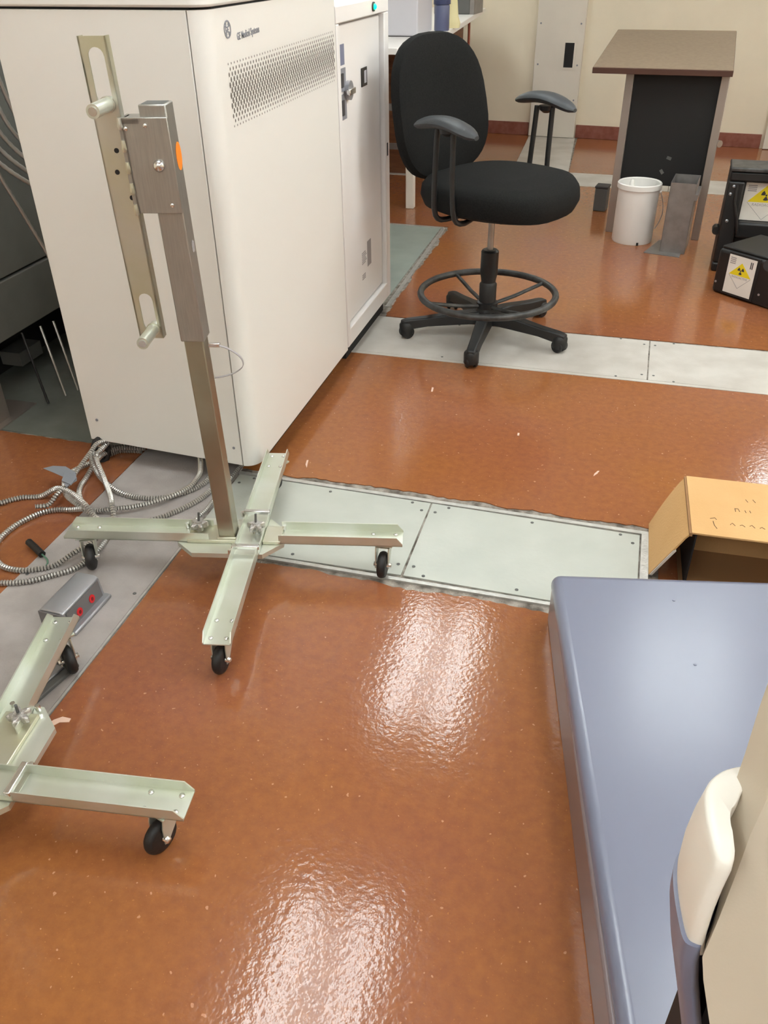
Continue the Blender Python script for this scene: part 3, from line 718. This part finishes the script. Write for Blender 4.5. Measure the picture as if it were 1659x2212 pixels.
def upright_case():
    root = tag(empty('transport_case', (.525, 5.0, 0), R(-3)), 'black transport case standing upright behind the lower one, right edge', 'case', 'black transport cases')
    b = MB(); b.box(0, .62, .05, .22, 0, .545); b.build('shell', 'plastic_blk', root, bevel=.012)
    for n_, a in (('bottom_rim', (0, .62, -.01, .06, 0, .05)), ('top_rim', (0, .62, -.01, .06, .485, .535)), ('side_rim', (0, .085, -.01, .06, .05, .485)), ('side_rim', (.36, .44, -.01, .06, .05, .485))):
        MB().box(*a).build(n_, 'plastic_blk', root, bevel=.010)
    MB().box(-.004, .624, -.020, .20, .536, .557).build('lid_seal', 'ring', root, bevel=.006)
    MB().box(.085, .36, -.005, .055, .19, .275).build('label_ledge', 'plastic_blk', root, bevel=.012)
    MB().tube([(.045, -.012, .47), (.050, -.022, .38), (.075, -.022, .30), (.095, -.012, .22)], .009, 8).build('strap', 'rubber', root, smooth=True)
    for p in ((.03, -.011, .28), (.03, -.011, .46), (.02, -.011, .42)): MB().lathe([(.009, 0), (.004, .005)], 8, frame(p, (1, 0, 0), (0, 0, 1), (0, -1, 0))).build('rivet', 'outlet', root)
    MB().cyl((-.012, .02, .215), (-.012, .09, .215), .022, 12).build('hinge', 'plastic_blk', root, smooth=True)
    MB().cyl((.25, -.018, .56), (.25, .0, .56), .012, 10).build('stud', 'bright', root, smooth=True)
    hazard_label(root, frame((.205, .0485, .375), (1, 0, 0), (0, 0, 1), (0, -1, 0)), 0.225, .195, None)
case()
upright_case()

# ------------------------------------------------------------------ cardboard box
def carton():
    root = tag(empty('cardboard_box', (0, 0, 0)), 'brown cardboard box with handwriting behind the blue platform', 'box')
    h = .20
    x0, x1, y0, y1 = .307, .72, 2.02, 2.325
    Mr = Matrix.Translation((x0, y0, 0)) @ Matrix.Rotation(R(1.5), 4, 'Z') @ Matrix.Translation((-x0, -y0, 0))
    MB().box(x0, x1, y0, y1, h - .005, h, Mr).build('top_panel', 'card', root)
    MB().box(x0, x1, y0, y0 + .20, .0, .004, Mr).build('bottom_flap', 'card_dk', root)
    MB().box(x0 + .03, x1, y0 + .20, y0 + .204, 0, h - .006, Mr).build('front_panel', 'card', root)
    MB().box(x0, x1, y1 - .004, y1, 0, h - .005, Mr).build('back_panel', 'card', root)
    MB().box(x1 - .004, x1, y0 + .004, y1 - .004, 0, h - .005, Mr).build('end_panel', 'card', root)
    MB().box(x0 + .012, x0 + .016, y0 + .006, y1 - .004, 0, h - .006, Mr).build('gap_shade', 'dark', root)  # near-black sheet standing in for the shade behind the flap
    # left flap bulging outwards
    rings = []
    for k in range(9):
        t = k / 8; z = h - .002 - t * (h - .01); bul = .085 * t ** .8
        f0 = y0 + .004 + .05 * max(0, t - .25) ** 1.2; b0 = y1
        rings.append([Mr @ Vector((x0 - bul, f0, z)), Mr @ Vector((x0 - bul * .95, b0, z)), Mr @ Vector((x0 - bul * .95 + .005, b0, z)), Mr @ Vector((x0 - bul + .005, f0, z))])
    MB().loft(rings).build('side_flap', 'card', root, smooth=True, auto=30)
    rr = []
    for k in range(3, 9):
        t = k / 8; z = h - .002 - t * (h - .01); bul = .085 * t ** .8; f0 = y0 + .003 + .05 * max(0, t - .25) ** 1.2
        rr.append([Mr @ Vector((x0 - bul + .002, f0 - .002, z)), Mr @ Vector((x0 - bul + .002, f0 + .012, z)), Mr @ Vector((x0 - bul + .010, f0 + .012, z)), Mr @ Vector((x0 - bul + .010, f0 - .002, z))])
    MB().loft(rr).build('liner_edge', 'paper', root)
    MB().box(x0 - .006, x0 + .002, y0 - .001, y1, h - .012, h - .002, Mr).build('folded_edge', 'card_dk', root)
    # handwriting strokes on the top, seen upside down from here
    ink = MB(); S = []
    def st(*p): S.append(p)
    st((.060, .070), (.062, .050), (.068, .035)); st((.053, .082), (.066, .088), (.070, .080))
    for i in range(9):
        a = .105 + i * .026; st((a, .062 + .002 * (i % 3)), (a + .006, .072 - .004 * (i % 2)), (a + .013, .060)); 
    st((.125, .150), (.126, .134)); st((.126, .149), (.134, .150), (.137, .136)); st((.152, .145), (.154, .134)); st((.165, .146), (.167, .136))
    st((.235, .135), (.247, .141), (.258, .132)); st((.265, .145), (.268, .110)); st((.285, .132), (.295, .140)); st((.16, .205), (.165, .192)); st((.18, .208), (.186, .194))
    st((.262, .205), (.268, .178)); st((.285, .203), (.290, .188)); st((.23, .20), (.236, .190))
    for s in S:
        pts = [Mr @ Vector((x0 + p[0], y0 + p[1], h + .0003)) for p in s]
        ink.tube(pts, .0011, 4)
    ink.build('handwriting', 'ink', root)
carton()

# ------------------------------------------------------------------ blue platform and its column
def platform():
    root = tag(empty('blue_platform', (-.051, 1.800, 0), R(-78.7)), 'low glossy blue-grey equipment platform filling the lower right', 'platform')
    # local +x runs along the long left edge towards the camera, +y to the right
    MB().box(.012, 2.6, .004, 1.1, 0, .135, Matrix.Rotation(R(-.72), 4, 'Z')).build('base_skirt', 'skirt', root, bevel=.006)
    MB().box(0, 2.6, 0, 1.1, .108, .160, Matrix.Rotation(R(.0), 4, 'Z')).build('top_shell', 'blue', root, bevel=.025, seg=5)
    for p in ((.10, .30), (.33, .30)): MB().cyl((p[0], p[1], .159), (p[0], p[1], .1612), .004, 8).build('dimple', 'blue_dk', root)
platform()

def column():
    root = tag(empty('moulded_column', (.30, .50, .16)), 'beige moulded equipment column with a white capped handle, lower right corner', 'equipment')
    o = Vector((.30, .50, .16))
    def W(p): return Vector(p) - o
    face = [(.181, .4977, .9705), (.1731, .4816, .9381), (.168, .4656, .9076), (.1595, .4422, .8622), (.1524, .4263, .8306), (.1578, .4159, .8163), (.1663, .3979, .7909), (.1952, .3479, .7234), (.3165, .3515, .8054), (.2496, .6048, 1.1963), (.2136, .5879, 1.1449)]
    outer = [(.1727, .5654, 1.0187), (.1661, .5382, .9681), (.1591, .5158, .9254), (.1568, .5098, .9138), (.1597, .5027, .9035), (.1666, .4912, .8881), (.1656, .4615, .8367), (.158, .452, .815), (.172, .432, .780), (.20, .382, .71), (.3165, .378, .79), (.2536, .66, 1.24), (.21, .6579, 1.2001)]
    n = Vector((-.301, -.823, .482))
    # bevel and face: face ring, outer ring (resampled to the same count), back ring
    def resample(P, k):
        P = [Vector(p) for p in P]; P.append(P[0]); L = [0]
        for i in range(1, len(P)): L.append(L[-1] + (P[i] - P[i - 1]).length)
        out = []
        for j in range(k):
            s = L[-1] * j / k; i = max(q for q in range(len(L)) if L[q] <= s + 1e-9); i = min(i, len(P) - 2)
            out.append(P[i].lerp(P[i + 1], (s - L[i]) / max(1e-9, L[i + 1] - L[i])))
        return out
    # keep order aligned: both start at the upper left end of the visible edge
    f = [face[10]] + face[:10]; g = [outer[12]] + outer[:12]
    K = 60
    fr, gr = resample(f, K), resample(g, K)
    back = [p - n * .05 for p in gr]
    MB().loft([[W(p) for p in fr], [W(p) for p in gr], [W(p) for p in back]]).build('beige_cover', 'beige', root, smooth=True, auto=28)
    # white cap of the handle: vertical prism with a rounded top
    top = [(.135, .500), (.137, .513), (.142, .524), (.153, .537), (.168, .546), (.174, .545), (.172, .53), (.163, .505), (.156, .490), (.155, .465), (.157, .450), (.154, .441), (.148, .440), (.142, .444), (.138, .462), (.1355, .482)]
    cx, cy = .155, .492
    P = [Vector((p[0], p[1], 0)) for p in top]; n_ = len(P); fine = []
    for i in range(n_):
        p0, p1, p2, p3 = P[i - 1], P[i], P[(i + 1) % n_], P[(i + 2) % n_]
        for q in range(4):
            t = q / 4
            v = 0.5 * ((2 * p1) + (p2 - p0) * t + (2 * p0 - 5 * p1 + 4 * p2 - p3) * t * t + (3 * p1 - p0 - 3 * p2 + p3) * t ** 3)
            fine.append((v.x, v.y))
    top = fine
    def ring(s, z, dx=0, dy=0): return [W((cx + (p[0] - cx) * s + dx, cy + (p[1] - cy) * s + dy, z)) for p in top]
    cap = [ring(.5, .951), ring(.90, .950), ring(.97, .947), ring(1.01, .938), ring(1.05, .915, -.002), ring(1.08, .885, -.003), ring(1.08, .850, -.002), ring(1.05, .825, .001), ring(.97, .815, .004), ring(.5, .815, .004)]
    MB().loft(cap).build('white_cap', 'white_shell', root, smooth=True, auto=60)
    low = [ring(.95, .84), ring(1.12, .838, -.003), ring(1.13, .81, -.001), ring(1.10, .77, .006), ring(1.05, .70, .022), ring(1.0, .60, .045), ring(1.0, .45, .07), ring(1.1, .161, .08)]
    MB().loft(low).build('handle_body', 'blue_dk', root, smooth=True, auto=60)
    MB().box(.188, .30, .47, .56, .161, .84, Matrix.Translation(-o)).build('dark_gap_backing', 'dark', root)  # near-black block painting the shade in the gap between handle and cover
    MB().box(.215, .33, .42, .56, .161, .92, Matrix.Translation(-o)).build('support_post', 'beige', root, bevel=.01)
column()

# ------------------------------------------------------------------ outlet box on the floor
def outlet():
    root = tag(empty('floor_outlet_box', (-1.325, 1.487, .001), R(-2)), 'grey metal floor outlet box with two red receptacles on the left trench', 'outlet box')
    M = None
    b = MB().prism([(-.055, 0), (.030, 0), (.022, .068), (.012, .074), (-.045, .074), (-.055, .066)], -.085, .085, frame((0, 0, 0), (1, 0, 0), (0, 0, 1), (0, -1, 0)))
    b.build('box_body', 'outlet', root, bevel=.003)
    MB().box(.026, .050, -.088, .088, 0, .012).build('foot_flange', 'outlet', root, bevel=.004)
    MB().box(-.054, .026, -.09, -.085, .0, .068).build('end_plate', 'outlet_dk', root, bevel=.002)
    Mf = frame((.0268, 0, .034), (0, 1, 0), (-.1, 0, 1), (1, 0, .1))
    f = MB().box(-.075, .075, -.027, .030, 0, .0015, Mf).build('receptacle_plate', 'outlet_dk', root)
    for y in (-.028, .03):
        r = MB().prism([(y + .0115 * math.cos(k * PI / 10), .0 + .0125 * math.sin(k * PI / 10)) for k in range(20)], .0015, .0035, Mf).build('red_receptacle', 'red', f)
        MB().prism([(y + .005 * math.cos(k * PI / 5), .0 + .006 * math.sin(k * PI / 5)) for k in range(10)], .0035, .0042, Mf).build('socket_hole', 'dkred', r)
outlet()
o = tag(empty('floor_junction_plate', (-1.245, 1.205, .001), R(-12)), 'dark low junction plate with a yellow wire nut under the cut-off stand', 'junction plate')
MB().box(-.045, .02, -.11, .10, 0, .012).build('plate', 'dkgrey', o, bevel=.003); MB().box(-.025, .0, -.08, .07, .012, .018).build('raised_strip', 'outlet', o, bevel=.003)
MB().lathe([(.010, .012), (.010, .022), (.005, .034)], 10, Matrix.Translation((-.035, .04, 0))).build('wire_nut', 'yellow', o, smooth=True)

# ------------------------------------------------------------------ flexible metal conduits
def conduit(pts, label, r=.0090, step=.0022, lift=0.0):
    path = catmull([(x, y, z + lift) for x, y, z in pts], step)
    rad = [r * (1.08, 1.08, .74, .74)[i % 4] for i in range(len(path))]
    o = MB().tube(path, r, 7, rad=rad).build('flexible_conduit', 'conduit', smooth=True, auto=20)
    o.data.materials.append(MT['groove'])
    for i, p in enumerate(o.data.polygons):
        if (i // 7) % 4 in (1, 2, 3) and i < 7 * (len(path) - 1): p.material_index = 1 if (i // 7) % 4 == 2 else 0
    return tag(o, label, 'cable', 'metal conduits coiled by the cabinet')
Z = .0095
conduit([(-1.60, 2.34, Z), (-1.649, 2.332, Z), (-1.685, 2.318, Z), (-1.717, 2.259, Z), (-1.742, 2.175, .02), (-1.748, 2.107, .03), (-1.742, 2.072, .03), (-1.722, 2.033, .03), (-1.674, 1.976, .03), (-1.615, 1.941, .03), (-1.563, 1.921, .02), (-1.512, 1.902, Z), (-1.47, 1.89, Z)], 'silver conduit curving left from the black tie, outermost of the coil')
conduit([(-1.58, 2.335, Z + .018), (-1.634, 2.325, Z + .018), (-1.677, 2.304, .03), (-1.705, 2.252, .03), (-1.7, 2.195, .03), (-1.697, 2.12, Z), (-1.686, 2.069, Z), (-1.662, 2.022, Z), (-1.616, 1.974, Z), (-1.559, 1.947, Z), (-1.489, 1.956, .022), (-1.43, 1.984, .022), (-1.363, 2.043, .022), (-1.307, 2.13, .022), (-1.306, 2.22, .022), (-1.337, 2.296, .022), (-1.372, 2.356, .022)], 'silver conduit sweeping right along the stand arm back under the cabinet')
conduit([(-1.66, 2.40, Z), (-1.696, 2.356, Z), (-1.718, 2.279, .045), (-1.723, 2.228, .045), (-1.71, 2.192, .045), (-1.675, 2.154, .03), (-1.614, 2.105, .02), (-1.527, 2.065, Z), (-1.445, 2.055, Z), (-1.359, 2.082, Z), (-1.293, 2.151, Z), (-1.274, 2.228, Z), (-1.29, 2.308, Z), (-1.31, 2.40, Z)], 'silver conduit looping highest on the grey trench in front of the cabinet')
conduit([(-1.695, 2.305, .065), (-1.69, 2.23, .065), (-1.681, 2.181, .06), (-1.6, 2.091, .04), (-1.532, 2.012, .04), (-1.485, 1.949, .045), (-1.441, 1.874, Z), (-1.431, 1.808, Z), (-1.426, 1.73, Z), (-1.444, 1.656, Z), (-1.488, 1.611, Z), (-1.547, 1.563, Z), (-1.62, 1.537, Z), (-1.678, 1.523, Z), (-1.76, 1.50, Z)], 'silver conduit running under the stand arm and off the left edge, nearest of the loops')
conduit([(-2.0, 1.78, Z), (-1.93, 1.852, Z), (-1.892, 1.907, Z), (-1.846, 1.953, Z), (-1.784, 1.978, Z), (-1.71, 1.984, .05), (-1.638, 1.96, .055), (-1.567, 1.92, .05), (-1.512, 1.887, .03), (-1.46, 1.86, .03)], 'silver conduit entering from the left edge below the grey tape flag')
conduit([(-1.54, 1.915, .032), (-1.572, 1.919, .032), (-1.637, 1.927, .012), (-1.683, 1.919, Z), (-1.723, 1.888, Z), (-1.755, 1.824, Z), (-1.764, 1.76, Z), (-1.756, 1.702, Z), (-1.726, 1.652, Z), (-1.67, 1.611, Z), (-1.612, 1.603, Z), (-1.562, 1.619, Z), (-1.515, 1.651, Z), (-1.472, 1.7, .03), (-1.453, 1.744, .03), (-1.447, 1.797, .03), (-1.454, 1.855, .032)], 'silver conduit forming the big round loop on the orange floor at left')
conduit([(-1.20, 2.35, Z), (-1.2, 2.25, Z), (-1.2, 2.114, Z), (-1.198, 2.047, Z), (-1.204, 1.989, Z), (-1.21, 1.90, Z)], 'thin dark conduit lying behind the stand mast', .006)
conduit([(-1.42, 1.90, Z), (-1.338, 1.951, Z), (-1.28, 2.026, Z), (-1.244, 2.103, Z), (-1.236, 2.192, Z), (-1.25, 2.32, Z)], 'silver conduit rising from the star knob towards the mast')
conduit([(-1.74, 1.893, .03), (-1.707, 1.917, .028), (-1.691, 1.955, .05), (-1.684, 2.007, .055), (-1.696, 2.075, .06), (-1.699, 2.176, .08), (-1.697, 2.235, .09), (-1.68, 2.31, .06)], 'short silver conduit passing through the grey tape flag', .008)
# black tie and grey flag
mb = MB(); rings = []
for k in range(12):
    a = 2 * PI * k / 12; rings.append(Vector((-1.712 + .024 * math.cos(a) * .7, 2.258 + .024 * math.cos(a) * .7, .045 + .044 * math.sin(a))))
mb.tube(rings, .012, 8, closed=True); 
tie = tag(mb.build('cable_tie', 'rubber', smooth=True), 'black cable tie bundling the silver conduits under the cabinet', 'cable tie')
fl_ = MB(); a = [(-1.815, 2.062), (-1.79, 2.085), (-1.745, 2.092), (-1.69, 2.066), (-1.655, 2.02), (-1.668, 1.975), (-1.69, 1.995), (-1.715, 2.03), (-1.76, 2.045)]
fl_.prism(a, .066, .0685); fl_.prism([(-1.72, 2.05), (-1.66, 2.03), (-1.655, 1.985), (-1.70, 2.00)], .0685, .074)
tag(fl_.build('tape_flag', 'grey_flag', bevel=.002), 'torn grey tape flag wrapped round the conduits on the floor', 'tape')
# dark elbow connector of one conduit
cn = tag(empty('conduit_connector', (-1.60, 1.70, 0)), 'small dark conduit end connector with green wire inside the big loop', 'connector')
MB().tube([(-.055, .03, .016), (-.02, .01, .016), (.02, -.012, .012)], .012, 8).build('plug', 'rubber', cn, smooth=True)
MB().tube(catmull([(.02, -.012, .012), (.05, -.03, .010), (.06, -.05, .006), (.05, -.07, .005)], .01), .003, 6).build('green_wire', mat('green_wire', (84, 120, 100), .5), cn, smooth=True)

# ------------------------------------------------------------------ dark equipment rack on the left
def rack():
    root = tag(empty('equipment_rack', (-2.26, 0, 0)), 'dark grey equipment rack in shadow at the left edge behind the cabinet', 'rack')
    MB().box(-.75, -.02, 2.40, 3.9, .505, 1.9).build('upper_panel', 'rack', root, bevel=.004)
    MB().box(-.75, -.012, 2.40, 3.9, .285, .497).build('lower_panel', 'rack', root, bevel=.004)
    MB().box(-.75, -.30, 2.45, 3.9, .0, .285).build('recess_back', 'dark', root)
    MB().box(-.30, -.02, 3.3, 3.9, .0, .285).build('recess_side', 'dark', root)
    MB().box(-.10, -.0, 2.40, 2.47, .0, .285).build('post', 'leg', root, bevel=.003)
    MB().box(-.26, -.16, 2.8, 2.95, .06, .12).build('small_unit', 'dkgrey', root)
    MB().box(-.19, .03, 2.36, 2.60, .0005, .006).build('foot_plate', 'leg', root)
rack()
def hang(pts, r, label, m='conduit'):
    path = catmull(pts, .012); rad = [r * (1 if i % 2 == 0 else .86) for i in range(len(path))]
    tag(MB().tube(path, r, 7, rad=rad).build('hanging_cable', m, smooth=True, auto=60), label, 'cable', 'cables hanging behind the cabinet')
hang([(-2.21, 2.62, 1.25), (-2.19, 2.66, .95), (-2.16, 2.72, .74), (-2.10, 2.80, .45), (-2.05, 2.90, .2), (-2.02, 2.95, .012)], .008, 'thin grey cable hanging down the dark rack beside the cabinet')
for k in range(5):
    hang([(-2.215 + .012 * k, 2.55 + .05 * k, 1.3), (-2.20 + .014 * k, 2.62 + .05 * k, 1.02), (-2.10 + .02 * k, 2.74 + .05 * k, .84), (-1.95 + .02 * k, 2.90 + .05 * k, .74), (-1.80, 3.0 + .05 * k, .72)], .009,
         'silver cable in the bundle at the top left edge, %s from the front' % ('first', 'second', 'third', 'fourth', 'fifth')[k])
for k, (y, x) in enumerate(((2.70, -2.17), (2.76, -2.15), (2.62, -2.20), (2.84, -2.13))):
    hang([(x - .05, y + .03, .29), (x - .01, y, .18), (x + .01, y - .01, .09), (x + .03, y - .02, .010)], .0055,
         'thin cable in the dark gap under the rack, %s from the camera' % ('second', 'third', 'nearest', 'farthest')[k], 'conduit' if k < 2 else 'rubber')

# ------------------------------------------------------------------ counter at the back left and the things on it
def bench():
    root = tag(empty('work_counter', (0, 0, 0)), 'white work counter on painted legs along the left behind the stool', 'counter')
    MB().prism([(-2.3, 5.10), (-1.335, 5.10), (-1.262, 6.05), (-1.435, 8.60), (-2.3, 8.7)], 1.045, 1.08).build('counter_top', 'counter', root, bevel=.004)
    MB().box(-1.497, -1.440, 5.93, 5.99, 0, 1.045).build('leg', 'wall_white', root, bevel=.004)
    MB().box(-2.25, -2.19, 5.93, 5.99, 0, 1.045).build('leg', 'wall_white', root, bevel=.004)
    MB().box(-2.25, -1.5, 5.945, 5.975, .63, .67).build('stretcher', 'galv', root); MB().box(-2.25, -1.5, 6.8, 6.84, .22, .26).build('stretcher', 'galv', root)
    MB().box(-2.28, -1.62, 7.0, 8.55, .0, 1.04).build('under_cabinet', 'wood', root, bevel=.003)
    MB().box(-2.28, -1.9, 5.2, 6.95, .30, 1.04).build('drawer_unit', 'wood', root, bevel=.003)
    MB().box(-1.9, -1.885, 5.3, 6.9, .5, .95).build('dark_front', 'dark', root)
    MB().tube(catmull([(-1.56, 8.48, 1.04), (-1.555, 8.48, .85), (-1.56, 8.47, .6), (-1.57, 8.46, .2), (-1.58, 8.45, .01)], .05), .012, 6).build('red_pipe', mat('red_pipe', (150, 70, 44), .5), root, smooth=True)
bench()
b = tag(empty('white_appliance', (-1.60, 5.75, 1.08)), 'pale grey appliance housing on the counter beside the power unit', 'appliance')
MB().box(-.32, .225, 0, .40, .004, .42).build('housing', 'monitor', b, bevel=.01); MB().box(-.30, .20, .02, .38, 0, .004).build('foot', 'rubber', b)
j = tag(empty('blue_jar', (-1.325, 6.22, 1.08)), 'blue-grey plastic jar on the counter beside the pale appliance', 'jar')
MB().lathe([(.046, 0), (.05, .006), (.05, .14), (.046, .15)], 20).build('jar_body', 'jar', j, smooth=True); MB().lathe([(.056, .15), (.056, .175), (.05, .18)], 20).build('jar_lid', mat('blue_lid', (52, 60, 96), .4), j, smooth=True)
g = MB(); rings = []
for sx, z in ((.065, 0), (.07, .03), (.055, .07), (.05, .12), (.045, .18), (.04, .24)):
    rings.append([Vector((-1.315 + sx * math.cos(q * PI / 6) * (1 + .12 * math.sin(3 * q)), 6.45 + sx * .7 * math.sin(q * PI / 6), 1.08 + z)) for q in range(12)])
tag(g.loft(rings).build('paper_bag', 'bag', smooth=True), 'cream crumpled paper bag standing on the counter', 'bag')
b = tag(empty('grey_tray_box', (-1.62, 7.75, 1.08), R(-4)), 'dark grey box on the far end of the counter', 'box')
MB().box(-.10, .20, 0, .3, 0, .2).build('body', 'dkgrey', b, bevel=.006); MB().box(.20, .235, 0, .3, 0, .2).build('side', 'galv', b)

# ------------------------------------------------------------------ debris on the floor
def flake(x, y, pts, label):
    mb = MB(); mb.prism([(x + p[0], y + p[1]) for p in pts], 0.0, .0015); tag(mb.build('paint_flake', 'flake'), label, 'debris', 'paint flakes on the floor')
flake(-1.165, 1.13, [(-.012, -.055), (.0, -.05), (.006, -.03), (.018, -.012), (.04, -.005), (.038, .006), (.015, .006), (.0, -.008), (-.01, -.03)], 'pale curl of paint beside the trench edge near the cut-off stand')
flake(-.673, 3.124, [(-.004, .02), (.004, .018), (.008, -.018), (.001, -.02)], 'pale sliver of paint in front of the stool')
flake(-.267, 2.824, [(-.004, .01), (.003, .01), (.004, -.01), (-.003, -.01)], 'tiny pale chip in the middle of the orange floor')
flake(.041, 2.607, [(-.012, -.02), (.0, 0), (.006, .02), (.0, .018), (-.01, -.004)], 'pale scuff flake near the cardboard box')
flake(-.981, 2.413, [(-.006, .03), (.0, .0), (.012, -.02), (.006, .004), (.0, .032)], 'pale forked paint flake beside the cabinet corner')
